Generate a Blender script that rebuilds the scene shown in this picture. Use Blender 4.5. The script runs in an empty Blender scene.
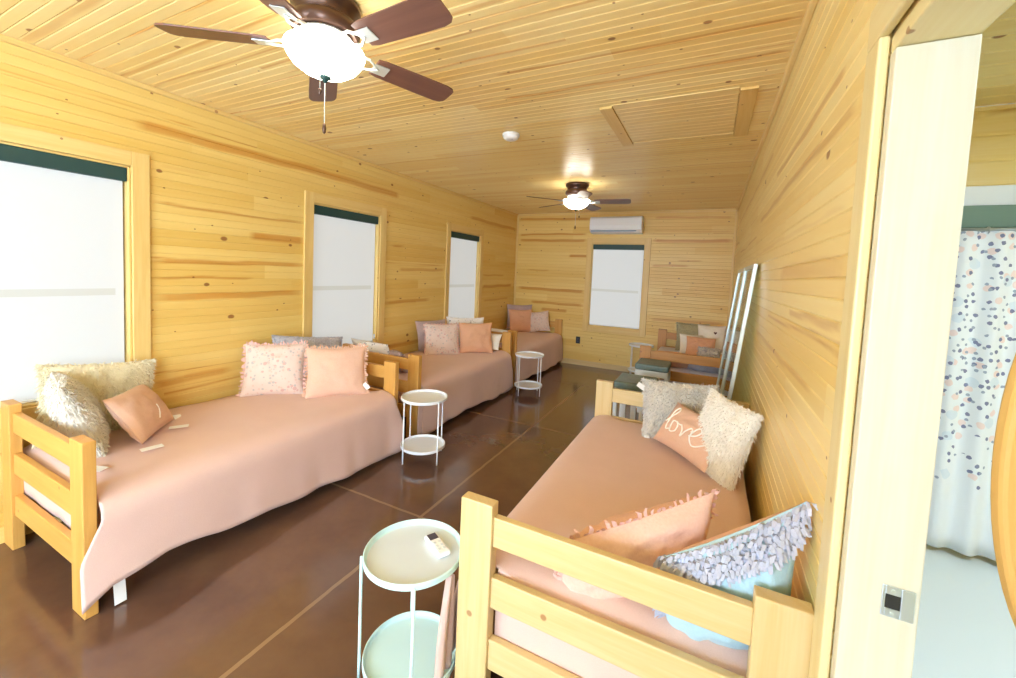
import bpy, bmesh, math, random
from mathutils import Vector, Matrix, noise as mnoise
random.seed(7)
PI = math.pi
sc = bpy.context.scene
COL = sc.collection

# ------------------------------------------------------------------ materials
class NT:
    """small helper around a node tree"""
    def __init__(s, name):
        s.m = bpy.data.materials.new(name); s.m.use_nodes = True
        s.t = s.m.node_tree; s.b = s.t.nodes['Principled BSDF']
    def n(s, typ, **kw):
        nd = s.t.nodes.new(typ)
        for k, v in kw.items(): setattr(nd, k, v)
        return nd
    def l(s, a, b): s.t.links.new(a, b)
    def math(s, op, a, b=None, c=None):
        nd = s.n('ShaderNodeMath', operation=op)
        for i, v in enumerate((a, b, c)):
            if v is None: continue
            if isinstance(v, (int, float)): nd.inputs[i].default_value = v
            else: s.l(v, nd.inputs[i])
        return nd.outputs[0]
    def mix(s, f, a, b):
        nd = s.n('ShaderNodeMix', data_type='RGBA')
        for k, v in ((0, f), (6, a), (7, b)):
            if isinstance(v, (int, float)): nd.inputs[k].default_value = v
            elif isinstance(v, tuple): nd.inputs[k].default_value = (*v, 1)
            else: s.l(v, nd.inputs[k])
        return nd.outputs[2]
    def noise(s, vec, scale, detail=3, rough=.5, dist=0):
        nd = s.n('ShaderNodeTexNoise'); nd.inputs['Scale'].default_value = scale
        nd.inputs['Detail'].default_value = detail; nd.inputs['Roughness'].default_value = rough
        nd.inputs['Distortion'].default_value = dist
        s.l(vec, nd.inputs['Vector']); return nd.outputs[0]
    def mapping(s, vec, scale=(1, 1, 1), loc=(0, 0, 0)):
        nd = s.n('ShaderNodeMapping'); nd.inputs['Scale'].default_value = scale; nd.inputs['Location'].default_value = loc
        s.l(vec, nd.inputs['Vector']); return nd.outputs[0]
    def ramp(s, f, stops):
        nd = s.n('ShaderNodeMapRange'); nd.inputs[1].default_value, nd.inputs[2].default_value = stops
        s.l(f, nd.inputs[0]); return nd.outputs[0]
    def bump(s, h, strength=.3, dist=.01):
        nd = s.n('ShaderNodeBump'); nd.inputs['Strength'].default_value = strength; nd.inputs['Distance'].default_value = dist
        s.l(h, nd.inputs['Height']); s.l(nd.outputs[0], s.b.inputs['Normal'])
    def base(s, c):
        i = s.b.inputs['Base Color']
        if isinstance(c, tuple): i.default_value = (*c, 1)
        else: s.l(c, i)
    def set(s, **kw):
        for k, v in kw.items(): s.b.inputs[k.replace('_', ' ')].default_value = v
        return s

def knots(N, vec2, sx, sy, r0, r1, share):
    """0..1 mask of small round knots; vec2 is in metres"""
    mp = N.mapping(vec2, (sx, sy, 1))
    v = N.n('ShaderNodeTexVoronoi', voronoi_dimensions='2D'); v.inputs['Scale'].default_value = 1
    N.l(mp, v.inputs['Vector'])
    d = N.n('ShaderNodeVectorMath', operation='SUBTRACT'); N.l(mp, d.inputs[0]); N.l(v.outputs['Position'], d.inputs[1])
    d2 = N.mapping(d.outputs[0], (1 / sx, 1 / sy, 0))
    ln = N.n('ShaderNodeVectorMath', operation='LENGTH'); N.l(d2, ln.inputs[0])
    sp = N.n('ShaderNodeSeparateColor'); N.l(v.outputs['Color'], sp.inputs[0])
    rad = N.math('MULTIPLY_ADD', N.math('POWER', sp.outputs[0], 3), r1 - r0, r0)
    rel = N.math('DIVIDE', ln.outputs['Value'], rad)
    core = N.math('SUBTRACT', 1.0, N.ramp(rel, (.75, 1.15)))
    keep = N.math('LESS_THAN', sp.outputs[1], share)
    return N.math('MULTIPLY', core, keep)

def plank_mat(name, light, mid, dark, rough=.36, share=.75):
    N = NT(name)
    uv = N.n('ShaderNodeUVMap', uv_map='plank').outputs[0]
    at = N.n('ShaderNodeAttribute', attribute_name='wood')
    sp = N.n('ShaderNodeSeparateColor'); N.l(at.outputs['Color'], sp.inputs[0])
    g1 = N.noise(N.mapping(uv, (.9, 16, 1)), 1, 4, .55, .6)
    g2 = N.noise(N.mapping(uv, (4, 120, 1)), 1, 2, .5)
    f = N.math('ADD', N.math('MULTIPLY', g1, .75), N.math('MULTIPLY', sp.outputs[0], .55))
    f = N.math('ADD', f, N.math('MULTIPLY', g2, .22))
    c = N.mix(N.ramp(f, (.45, 1.15)), light, mid)
    g3 = N.noise(N.mapping(uv, (.35, 5, 1), (3, 7, 0)), 1, 3, .5, .3)
    c = N.mix(N.math('MULTIPLY', N.ramp(g3, (.62, .80)), .45), c, dark)
    st = N.math('MULTIPLY', sp.outputs[1], N.math('MULTIPLY_ADD', g1, .7, .55))
    c = N.mix(N.ramp(st, (.12, .95)), c, dark)
    k = knots(N, N.mapping(uv, (.7, 1, 1)), 2.3, 9.0, .004, .017, share)
    c = N.mix(N.math('MULTIPLY', k, .85), c, (.24, .065, .010))
    N.base(c); N.set(Roughness=rough); N.b.inputs['Specular IOR Level'].default_value = .5
    return N.m

def timber_mat(name, axis, light, mid, rough=.42, knot=.28):
    N = NT(name)
    tc = N.n('ShaderNodeTexCoord').outputs['Object']
    oi = N.n('ShaderNodeObjectInfo').outputs['Random']
    sep = N.n('ShaderNodeSeparateXYZ'); N.l(tc, sep.inputs[0])
    o = {'x': (0, 1, 2), 'y': (1, 0, 2), 'z': (2, 0, 1)}[axis]
    cb = N.n('ShaderNodeCombineXYZ')
    N.l(N.math('ADD', sep.outputs[o[0]], N.math('MULTIPLY', oi, 31.0)), cb.inputs[0])
    N.l(N.math('ADD', N.math('ADD', sep.outputs[o[1]], sep.outputs[o[2]]), N.math('MULTIPLY', oi, 7.0)), cb.inputs[1])
    v = cb.outputs[0]
    g1 = N.noise(N.mapping(v, (1.6, 26, 1)), 1, 4, .55, .7)
    g2 = N.noise(N.mapping(v, (6, 150, 1)), 1, 2)
    c = N.mix(N.ramp(N.math('ADD', g1, N.math('MULTIPLY', g2, .35)), (.35, 1.0)), light, mid)
    k = knots(N, v, 1.9, 7, .006, .017, knot)
    c = N.mix(N.math('MULTIPLY', k, .75), c, (.30, .11, .035))
    N.base(c); N.set(Roughness=rough); N.bump(g2, .06, .004)
    return N.m

def plain(name, col, rough=.5, metal=0, spec=.5):
    N = NT(name); N.base(col); N.set(Roughness=rough, Metallic=metal); N.b.inputs['Specular IOR Level'].default_value = spec
    return N.m

def fabric(name, col, col2=None, scale=220, var=.10, rough=.85, bump=.25, sheen=.15):
    N = NT(name)
    tc = N.n('ShaderNodeTexCoord').outputs['Object']
    w = N.noise(tc, scale, 2, .6)
    big = N.noise(tc, 7, 3)
    c2 = col2 or tuple(x * (1 - var * 2) for x in col)
    c = N.mix(N.ramp(N.math('ADD', N.math('MULTIPLY', w, .6), N.math('MULTIPLY', big, .4)), (.3, .7)), col, c2)
    N.base(c); N.set(Roughness=rough); N.b.inputs['Sheen Weight'].default_value = sheen
    N.bump(w, bump, .003); return N.m

def print_fabric(name, base, spots, scale, radius, share=.6, petals=True):
    """fabric with a scattered print; spots = list of colours"""
    N = NT(name)
    tc = N.n('ShaderNodeTexCoord').outputs['Object']
    c = base
    for i, col in enumerate(spots):
        mp = N.mapping(tc, (1, 1, 1), (1.37 * i, .71 * i, 2.13 * i))
        v = N.n('ShaderNodeTexVoronoi', voronoi_dimensions='3D'); v.inputs['Scale'].default_value = scale * (1 + .27 * i)
        N.l(mp, v.inputs['Vector'])
        sp = N.n('ShaderNodeSeparateColor'); N.l(v.outputs['Color'], sp.inputs[0])
        d = v.outputs['Distance']
        if petals: d = N.math('ADD', d, N.math('MULTIPLY', N.noise(tc, scale * 3.1, 2), .25))
        m = N.math('MULTIPLY', N.math('LESS_THAN', d, N.math('MULTIPLY_ADD', sp.outputs[2], radius * .6, radius * .6 + (.1 if petals else 0))),
                   N.math('LESS_THAN', sp.outputs[1], share))
        c = N.mix(m, c, col)
    N.base(c); N.set(Roughness=.85); N.bump(N.noise(tc, 230, 2), .2, .003)
    return N.m

def emit(name, col, strength, base=(.8, .8, .8)):
    N = NT(name); N.base(base); N.set(Roughness=.6)
    N.b.inputs['Emission Color'].default_value = (*col, 1); N.b.inputs['Emission Strength'].default_value = strength
    return N.m

M = {}
M['wall'] = plank_mat('pine wall boards', (.81, .595, .20), (.72, .455, .105), (.56, .235, .03), .40)
M['wallr'] = plank_mat('pale pine wall boards', (.88, .73, .36), (.80, .58, .20), (.55, .29, .07), .34, .35)
M['ceil'] = plank_mat('pine ceiling boards', (.92, .75, .37), (.82, .58, .20), (.58, .25, .04), .32, .75)
for a in 'xyz':
    M['t' + a] = timber_mat('honey pine ' + a, a, (.70, .385, .105), (.56, .27, .055))
    M['p' + a] = timber_mat('pale pine ' + a, a, (.70, .54, .29), (.61, .42, .17), .42)
    M['c' + a] = timber_mat('pine casing ' + a, a, (.81, .60, .24), (.70, .45, .13), .42)
    M['j' + a] = timber_mat('clear pine jamb ' + a, a, (.68, .655, .565), (.65, .585, .44), .45)
    M['o' + a] = timber_mat('orange pine ' + a, a, (.60, .29, .07), (.46, .19, .035))
for a in 'xyz': M['k' + a] = timber_mat('pale ceiling pine ' + a, a, (.90, .73, .37), (.80, .56, .20), .35, .2)
for a in 'xyz': M['l' + a] = timber_mat('pale yellow pine casing ' + a, a, (.78, .68, .41), (.72, .58, .27), .42)
for a in 'xyz': M['h' + a] = timber_mat('golden varnished wood ' + a, a, (.80, .50, .17), (.70, .38, .10), .45, 0)
M['white'] = plain('white painted metal', (.80, .84, .90), .35)
M['mint'] = plain('pale aqua painted metal', (.56, .78, .82), .35)
M['mtop'] = plain('off white painted metal', (.62, .68, .75), .35)
M['wplastic'] = plain('white plastic', (.83, .85, .88), .4)
M['gplastic'] = plain('blue grey plastic', (.22, .34, .50), .4)
M['black'] = plain('black plastic', (.02, .02, .02), .4)
M['dark'] = plain('dark display', (.06, .055, .09), .3)
M['steel'] = plain('brushed steel', (.62, .68, .74), .3, .8)
M['green'] = plain('dark green blind head rail', (.012, .052, .048), .5)
M['sage'] = plain('sage green head rail', (.16, .25, .20), .6)
M['bronze'] = plain('dark bronze metal', (.10, .055, .042), .28, .7)
M['blade'] = timber_mat('walnut fan blade', 'x', (.20, .095, .07), (.15, .065, .048), .35, 0)
M['silver'] = plain('silver frame', (.62, .68, .68), .3, .35)
M['paper'] = plain('white paper', (.86, .86, .86), .7)
M['cushion'] = fabric('dark green cushion vinyl', (.17, .23, .205), (.11, .16, .15), 30, .1, .4, .1, 0)
M['spread'] = fabric('rose peach bedspread', (.73, .505, .45), (.68, .455, .40), 260, .05, .8, .25, .2)
M['sheet'] = fabric('white lavender sheet', (.78, .76, .80), (.66, .62, .72), 30)
M['mat'] = fabric('cream mattress ticking', (.78, .62, .47), (.74, .56, .40), 120)
M['peach'] = fabric('peach pillow fabric', (.78, .44, .28), (.70, .36, .21), 150, .1, .85, .4)
M['peachl'] = fabric('light peach pillow fabric', (.76, .49, .37), (.70, .42, .30), 150, .1, .85, .3)
M['pinkf'] = fabric('pink gauze pillow fabric', (.82, .56, .47), (.74, .46, .36), 110, .1, .85, .4)
M['blue'] = fabric('pale blue pillow fabric', (.46, .66, .78), (.40, .60, .73), 160, .1, .8, .2)
M['frill'] = fabric('pale lavender frill', (.55, .57, .70), (.44, .46, .62), 200)
M['grey'] = fabric('grey plush', (.76, .73, .69), (.62, .59, .56), 60)
M['greyl'] = fabric('light grey plush', (.74, .70, .63), (.64, .60, .53), 40)
M['bluegrey'] = fabric('blue grey plush', (.60, .58, .62), (.40, .40, .47), 90)
M['cream'] = fabric('cream fur', (.90, .86, .80), (.85, .80, .72), 40)
M['tan'] = fabric('olive cream fur', (.80, .73, .54), (.70, .62, .43), 30)
M['olive'] = fabric('olive grey fur', (.50, .45, .28), (.38, .33, .20), 40)
M['lav'] = fabric('dusty lavender plush', (.50, .38, .37), (.40, .30, .30), 60)
M['floral'] = print_fabric('floral print', (.75, .59, .52), [(.66, .41, .36), (.52, .46, .44), (.72, .50, .42)], 26, .34)
M['dots'] = print_fabric('grey dotted print', (.84, .80, .76), [(.35, .33, .36), (.60, .55, .52)], 26, .34, .5)
M['thread'] = plain('white stitched lettering', (.93, .88, .82), .7)
M['heart'] = plain('dark red emblem', (.09, .02, .025), .7)
M['rosef'] = fabric('pink fringe', (.80, .52, .47), (.72, .42, .38), 200)
M['shade'] = emit('sunlit white roller shade', (.93, .99, 1.0), .33, (.36, .36, .36))
M['sash_shadow'] = emit('sash rail silhouette on shade', (.92, .96, .90), .27, (.33, .33, .31))
M['glass'] = plain('window glass', (.8, .85, .85), .05)
M['daylight'] = emit('glowing shade of unseen windows', (.58, .78, 1.0), 15.0)
M['tube'] = emit('added light panel', (.66, .85, 1.0), 40.0)
M['bowl'] = emit('lit frosted glass bowl', (1.0, .92, .78), 13.0)
M['vinyl'] = plain('pale blue white floor', (.76, .83, .86), .45)

def floor_mat():
    N = NT('stained polished concrete')
    tc = N.n('ShaderNodeTexCoord').outputs['Object']
    a = N.noise(tc, 1.3, 5, .6, .5); b = N.noise(tc, 6, 4, .6)
    c = N.mix(N.ramp(N.math('ADD', N.math('MULTIPLY', a, .7), N.math('MULTIPLY', b, .3)), (.36, .66)), (.105, .052, .036), (.16, .082, .048))
    sep = N.n('ShaderNodeSeparateXYZ'); N.l(tc, sep.inputs[0])
    wob = N.math('MULTIPLY', N.math('SUBTRACT', N.noise(tc, 9, 2), .5), .012)
    def line(o, v, w): return N.math('LESS_THAN', N.math('ABSOLUTE', N.math('SUBTRACT', N.math('ADD', o, wob), v)), w)
    m = line(sep.outputs[0], -1.479, .010)
    for y in (1.92, 3.66, 5.4): m = N.math('MAXIMUM', m, line(sep.outputs[1], y, .008))
    m = N.math('MULTIPLY', m, .55)
    c = N.mix(m, c, (.36, .22, .12))
    N.base(c); N.l(N.ramp(a, (-.2, 4.4)), N.b.inputs['Roughness'])
    N.b.inputs['Specular IOR Level'].default_value = .6
    N.b.inputs['Coat Weight'].default_value = .35; N.b.inputs['Coat Roughness'].default_value = .12
    return N.m
M['floor'] = floor_mat()

def glass_mat():
    N = NT('greenish clear glass'); out = N.t.nodes['Material Output']
    gl = N.n('ShaderNodeBsdfGlossy'); gl.inputs['Roughness'].default_value = .03
    tr = N.n('ShaderNodeBsdfTransparent'); tr.inputs[0].default_value = (.80, .90, .86, 1)
    fr = N.n('ShaderNodeLayerWeight'); fr.inputs['Blend'].default_value = .18
    mx = N.n('ShaderNodeMixShader'); N.l(fr.outputs['Facing'], mx.inputs[0]); N.l(tr.outputs[0], mx.inputs[1]); N.l(gl.outputs[0], mx.inputs[2])
    N.l(mx.outputs[0], out.inputs[0]); return N.m
M['pane'] = glass_mat()

def curtain_mat():
    N = NT('floral curtain print')
    tc = N.n('ShaderNodeTexCoord').outputs['Object']
    sep = N.n('ShaderNodeSeparateXYZ'); N.l(tc, sep.inputs[0])
    cb = N.n('ShaderNodeCombineXYZ'); N.l(sep.outputs[0], cb.inputs[0]); N.l(sep.outputs[2], cb.inputs[1])
    c = (.84, .86, .90)
    for i, (col, s, r, sh) in enumerate([((.86, .70, .68), 17, .30, .45), ((.72, .78, .86), 11, .3, .35), ((.22, .23, .36), 30, .30, .36), ((.36, .40, .50), 34, .26, .30)]):
        mp = N.mapping(cb.outputs[0], (1, .85, 1), (i * 1.7, i * .6, 0))
        v = N.n('ShaderNodeTexVoronoi', voronoi_dimensions='2D'); v.inputs['Scale'].default_value = s; N.l(mp, v.inputs['Vector'])
        sp = N.n('ShaderNodeSeparateColor'); N.l(v.outputs['Color'], sp.inputs[0])
        d = N.math('ADD', v.outputs['Distance'], N.math('MULTIPLY', N.noise(mp, s * 2.3, 2), .3))
        dens = N.ramp(sep.outputs[2], (.35, .95))      # glare put in by thinning the print towards the hem
        m = N.math('MULTIPLY', N.math('LESS_THAN', d, r + .12), N.math('LESS_THAN', sp.outputs[1], N.math('MULTIPLY', dens, sh)))
        c = N.mix(m, c, col)
    N.base(c); N.set(Roughness=.8); return N.m
M['curtain'] = curtain_mat()

# ------------------------------------------------------------------ mesh helpers
class MB:
    def __init__(s): s.v, s.f, s.mi = [], [], []
    def add(s, vs, fs, mi=0):
        o = len(s.v); s.v += [tuple(v) for v in vs]; s.f += [tuple(i + o for i in f) for f in fs]; s.mi += [mi] * len(fs)
    def box(s, a, b, mi=0):
        (x0, y0, z0), (x1, y1, z1) = a, b
        s.add([(x0, y0, z0), (x1, y0, z0), (x1, y1, z0), (x0, y1, z0), (x0, y0, z1), (x1, y0, z1), (x1, y1, z1), (x0, y1, z1)],
              [(0, 3, 2, 1), (4, 5, 6, 7), (0, 1, 5, 4), (1, 2, 6, 5), (2, 3, 7, 6), (3, 0, 4, 7)], mi)
    def tube(s, pts, r, n=10, mi=0, cap=True, r1=None):
        pts = [Vector(p) for p in pts]; rings = []
        up = Vector((0, 0, 1))
        for i, p in enumerate(pts):
            d = (pts[min(i + 1, len(pts) - 1)] - pts[max(i - 1, 0)]).normalized()
            a = d.cross(up)
            if a.length < 1e-3: a = d.cross(Vector((1, 0, 0)))
            a.normalize(); b = d.cross(a)
            rr = r if r1 is None else r + (r1 - r) * i / (len(pts) - 1)
            rings.append([p + a * rr * math.cos(2 * PI * k / n) + b * rr * math.sin(2 * PI * k / n) for k in range(n)])
        vs = [v for rg in rings for v in rg]; fs = []
        for i in range(len(pts) - 1):
            for k in range(n):
                fs.append((i * n + k, i * n + (k + 1) % n, (i + 1) * n + (k + 1) % n, (i + 1) * n + k))
        if cap: fs += [tuple(range(n))[::-1], tuple((len(pts) - 1) * n + k for k in range(n))]
        s.add(vs, fs, mi)
    def lathe(s, prof, n=40, c=(0, 0, 0), mi=0):
        vs, fs = [], []
        for r, z in prof:
            for k in range(n):
                a = 2 * PI * k / n; vs.append((c[0] + r * math.cos(a), c[1] + r * math.sin(a), c[2] + z))
        for i in range(len(prof) - 1):
            for k in range(n):
                fs.append((i * n + k, i * n + (k + 1) % n, (i + 1) * n + (k + 1) % n, (i + 1) * n + k))
        s.add(vs, fs, mi)
    def build(s, name, mats, parent=None, bevel=0, smooth=False, seg=2):
        me = bpy.data.meshes.new(name); me.from_pydata(s.v, [], s.f); me.validate()
        if not isinstance(mats, (list, tuple)): mats = [mats]
        for m in mats: me.materials.append(m)
        if len(mats) > 1: me.polygons.foreach_set('material_index', s.mi)
        bm = bmesh.new(); bm.from_mesh(me); bmesh.ops.recalc_face_normals(bm, faces=bm.faces); bm.to_mesh(me); bm.free()
        if smooth:
            me.polygons.foreach_set('use_smooth', [True] * len(me.polygons))
        o = bpy.data.objects.new(name, me); COL.objects.link(o)
        if parent: o.parent = parent
        if bevel:
            b = o.modifiers.new('bevel', 'BEVEL'); b.width = bevel; b.segments = seg; b.limit_method = 'ANGLE'; b.harden_normals = False
        return o

def empty(name, loc=(0, 0, 0), rz=0):
    o = bpy.data.objects.new(name, None); COL.objects.link(o); o.empty_display_size = .1
    o.location = loc; o.rotation_euler = (0, 0, rz); return o
def tag(o, label, cat, group=None):
    o['label'] = label; o['category'] = cat
    if group: o['group'] = group
    return o
def struct(o): o['kind'] = 'structure'; return o

def cbox(name, size, loc, mat, parent=None, bevel=.003):
    """box board with its own origin at its centre"""
    b = MB(); h = [x / 2 for x in size]; b.box([-x for x in h], h)
    o = b.build(name, mat, parent, bevel); o.location = loc; return o

# ------------------------------------------------------------------ the room's dimensions
XL, XR, YB, YF, H = -3.167, .274, 6.63, -2.6, 2.543
XR2 = XR + .113                      # far face of the right wall
W0, W1 = .68, 2.035                  # window sill and head
SUB = .0525

def planks(name, O, U, V, Nn, ur, vr, openings, streaks, mat, seed, seg=.06, sub=SUB, dens=.10, back=.1):
    rnd = random.Random(seed)
    O, U, V, Nn = map(Vector, (O, U, V, Nn))
    verts, faces, tone, uvs = [], [], [], []
    nb = int(math.ceil((vr[1] - vr[0]) / sub))
    fr = [0, .08, .28, .5, .72, .92, 1]
    for b in range(nb):
        v0 = vr[0] + b * sub; v1 = min(v0 + sub, vr[1]); vc = (v0 + v1) / 2
        if b % 2 == 0:                # a board is two beads wide
            cuts = [ur[0] - rnd.uniform(0, 2)]
            while cuts[-1] < ur[1]: cuts.append(cuts[-1] + rnd.uniform(1.6, 3.6))
            prm = [(rnd.random(), rnd.uniform(0, 40), rnd.uniform(0, 9), rnd.random() < dens, rnd.uniform(-.3, .9), rnd.uniform(.10, .3), rnd.uniform(0, 99)) for _ in cuts]
        spans = [(ur[0], ur[1])]
        for (a0, a1, c0, c1) in openings:
            if c0 < vc < c1:
                ns = []
                for s0, s1 in spans:
                    if a1 <= s0 or a0 >= s1: ns.append((s0, s1)); continue
                    if a0 > s0: ns.append((s0, a0))
                    if a1 < s1: ns.append((a1, s1))
                spans = ns
        for s0, s1 in spans:
            for i in range(len(cuts) - 1):
                t0, t1 = max(s0, cuts[i]), min(s1, cuts[i + 1])
                if t1 - t0 < 1e-4: continue
                p = prm[i]; n = max(1, int((t1 - t0) / seg)); base = len(verts)
                for k in range(n + 1):
                    u = t0 + (t1 - t0) * k / n
                    for q, f in enumerate(fr):
                        v = v0 + (v1 - v0) * f
                        d = -.0035 if q in (0, 6) else 0
                        verts.append(O + U * u + V * v + Nn * d)
                        st = 0
                        if p[3]:
                            c = vr[0] + (b - b % 2) * sub + (p[4] + .10 * math.sin(u * 2.1 + p[6]) + .05 * math.sin(u * 6.3 + p[6])) * sub * 2
                            st = max(0, 1 - abs(v - c) / (p[5] * sub)) * .9
                        for (a0, a1, sv, w, k_) in streaks:
                            if a0 <= u <= a1:
                                e = min(1, (u - a0) / .06, (a1 - u) / .06) if k_ < 1 else 1
                                cc = sv + (0 if k_ >= 1 else .006 * math.sin(u * 3.1 + sv * 30) + .003 * math.sin(u * 13 + sv * 9))
                                x = abs(v - cc) / w
                                st = max(st, (1 if x < .8 else max(0, (1.3 - x) / .5)) * e * (.85 if k_ >= 1 else k_))
                        tone.append((p[0], st, 0, 1)); uvs.append((u + p[1], v + p[2]))
                m = len(fr)
                for k in range(n):
                    for q in range(m - 1):
                        a = base + k * m + q; faces.append((a, a + m, a + m + 1, a + 1))
    # the solid wall behind the boards
    us = sorted({ur[0], ur[1]} | {max(ur[0], min(ur[1], e)) for o in openings for e in o[:2]})
    vs = sorted({vr[0], vr[1]} | {max(vr[0], min(vr[1], e)) for o in openings for e in o[2:]})
    for i in range(len(us) - 1):
        for j in range(len(vs) - 1):
            cu, cv = (us[i] + us[i + 1]) / 2, (vs[j] + vs[j + 1]) / 2
            if us[i + 1] - us[i] < 1e-4 or vs[j + 1] - vs[j] < 1e-4: continue
            if any(o[0] < cu < o[1] and o[2] < cv < o[3] for o in openings): continue
            base = len(verts)
            for d in (-.006, -back):
                for (a, b_) in ((us[i], vs[j]), (us[i + 1], vs[j]), (us[i + 1], vs[j + 1]), (us[i], vs[j + 1])):
                    verts.append(O + U * a + V * b_ + Nn * d); tone.append((.5, 0, 0, 1)); uvs.append((a, b_))
            for f in ((0, 1, 2, 3), (7, 6, 5, 4), (0, 4, 5, 1), (1, 5, 6, 2), (2, 6, 7, 3), (3, 7, 4, 0)):
                faces.append(tuple(base + x for x in f))
    me = bpy.data.meshes.new(name); me.from_pydata([tuple(v) for v in verts], [], faces)
    at = me.color_attributes.new('wood', 'FLOAT_COLOR', 'POINT')
    at.data.foreach_set('color', [c for t in tone for c in t])
    uvl = me.uv_layers.new(name='plank')
    li = [0] * len(me.loops); me.loops.foreach_get('vertex_index', li)
    uvl.data.foreach_set('uv', [c for i in li for c in uvs[i]])
    me.materials.append(mat)
    o = bpy.data.objects.new(name, me); COL.objects.link(o)
    return struct(o)

WIN = [(.39, 1.20), (2.454, 3.261), (4.555, 5.345)]
LS = [(1.205, 3.557, 2.305, .030, .8), (1.294, 2.37, 1.845, .010, .75), (1.95, 2.37, 1.693, .028, 1), (1.29, 2.37, 1.482, .016, .8),
      (1.29, 1.952, 1.364, .009, .75), (1.29, 2.37, 1.245, .022, .8), (1.286, 1.80, .68, .024, .7), (1.295, 1.666, 2.085, .014, .35),
      (3.422, 3.666, 1.741, .016, .7), (3.56, 4.46, 1.485, .018, .65), (3.35, 4.163, 1.11, .020, .75), (3.35, 4.46, .62, .026, .6),
      (5.034, 6.6, 2.27, .024, .75), (5.45, 6.5, 1.27, .022, .85), (5.45, 6.2, 1.45, .012, .7), (1.3, 2.2, .55, .02, .4), (5.5, 6.4, 1.05, .014, .6), (-.3, .3, 1.9, .02, .5)]
planks('wall_left', (XL, 0, 0), (0, 1, 0), (0, 0, 1), (1, 0, 0), (YF, YB), (0, H), [(a, b, W0, W1) for a, b in WIN], LS, M['wall'], 3)
BWIN = (-1.785, -.955)
BS = [(-3.16, -1.82, 2.445, .020, .85), (-3.12, -1.88, 2.185, .016, .85), (-3.12, -1.88, 2.085, .022, .85), (-2.16, -1.88, 1.828, .022, 1), (-3.1, -1.88, 1.24, .024, .9),
      (-2.85, -1.88, 1.008, .022, .85), (-2.655, -2.15, .89, .026, 1), (-.86, .24, 2.435, .016, .7), (-.86, .26, 2.09, .024, .85), (-.86, -.3, 1.715, .016, .8),
      (-.82, .25, .885, .022, .6), (-.5, -.12, 1.79, .012, .6), (-2.95, -2.5, 1.56, .014, .6), (-.86, .26, 2.23, .010, .5)]
planks('wall_back', (0, YB, 0), (1, 0, 0), (0, 0, 1), (0, -1, 0), (XL, XR), (0, H), [(BWIN[0], BWIN[1], W0, W1)], BS, M['wall'], 11, .05)
RS = [(1.2, 3.3, 1.93, .016, .7), (1.17, 2.2, 1.55, .03, .45), (1.33, 2.62, 2.07, .014, .7), (1.2, 5.4, 1.70, .010, .35), (1.4, 3.0, 1.2, .012, .5), (2.8, 6.0, 2.25, .014, .6), (1.15, 1.9, 1.40, .012, .7)]
DOOR = (.20, 1.03, 0, 1.97)
planks('wall_right', (XR, 0, 0), (0, 1, 0), (0, 0, 1), (-1, 0, 0), (YF, YB), (0, H), [DOOR, (-2.35, -.75, .75, 2.05)], RS, M['wallr'], 23, .06, SUB, .16, .113)
CS = [(-1.1, .27, 1.955, .012, .75), (-1.2, .27, 2.225, .014, .8), (-3.15, -2.2, .775, .02, .5), (-3.07, -1.2, 2.2, .008, .5), (-3.1, -.3, 3.1, .008, .4), (-2.2, .2, 1.5, .009, .5)]
planks('ceiling', (0, 0, H), (1, 0, 0), (0, 1, 0), (0, 0, -1), (XL, XR), (YF, YB), [], CS, M['ceil'], 31, .07, SUB, .26)
# front wall behind the camera, with one wide window
planks('wall_front', (0, YF, 0), (1, 0, 0), (0, 0, 1), (0, 1, 0), (XL, XR), (0, H), [(-2.75, -.15, .75, 2.15)], [], M['wall'], 41, .3)
b = MB(); b.box((XL - .1, YF - .1, -.1), (XR2, YB + .1, 0)); struct(b.build('floor', M['floor']))
# side room beyond the doorway
YC, XS, YS = 3.25, 2.7, -.40
planks('wall_side_room', (0, YC, 0), (1, 0, 0), (0, 0, 1), (0, -1, 0), (XR2, XS), (0, H), [], [(1.2, 2.6, 2.33, .012, .6)], M['wallr'], 51, .1, .14)
planks('wall_side_room_right', (XS, 0, 0), (0, 1, 0), (0, 0, 1), (-1, 0, 0), (YS, YC), (0, H), [], [], M['wallr'], 52, .3, .085)
planks('wall_side_room_front', (0, YS, 0), (1, 0, 0), (0, 0, 1), (0, 1, 0), (XR2, XS), (0, H), [], [], M['wallr'], 53, .3, .085)
planks('wall_side_room_left', (XR2, 0, 0), (0, 1, 0), (0, 0, 1), (1, 0, 0), (YS, YC), (0, H), [DOOR], [], M['wallr'], 54, .2, .085, .1, .006)
b = MB(); b.box((XR2, YS, -.1), (XS, YC, .0)); struct(b.build('floor_side_room', M['vinyl']))
planks('ceiling_side_room', (0, 0, H), (1, 0, 0), (0, 1, 0), (0, 0, -1), (XR2, XS), (YS, YC), [], [], M['wallr'], 55, .2, .14)

# thin trims in the corners
def trim(name, a, b_, mat):
    m = MB(); m.box((0, 0, 0), [b_[i] - a[i] for i in range(3)]); o = m.build(name, mat, None, .004); o.location = a; return struct(o)
trim('trim_1', (XL, YB - .018, 0), (XL + .03, YB, H), M['cz'])
trim('trim_2', (XR - .03, YB - .018, 0), (XR, YB, H), M['cz'])
trim('trim_3', (XR - .022, 1.12, H - .035), (XR, YB - .02, H), M['ky'])
trim('trim_4', (XL, YF + .1, H - .03), (XL + .02, YB - .02, H), M['cy'])
trim('trim_5', (XL + .03, YB - .02, H - .035), (XR - .03, YB, H), M['cx'])
trim('baseboard_back', (XL + .03, YB - .014, 0), (XR - .03, YB, .085), M['px'])
trim('baseboard_left', (XL, YF + .1, 0), (XL + .014, YB - .02, .085), M['cy'])

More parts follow.
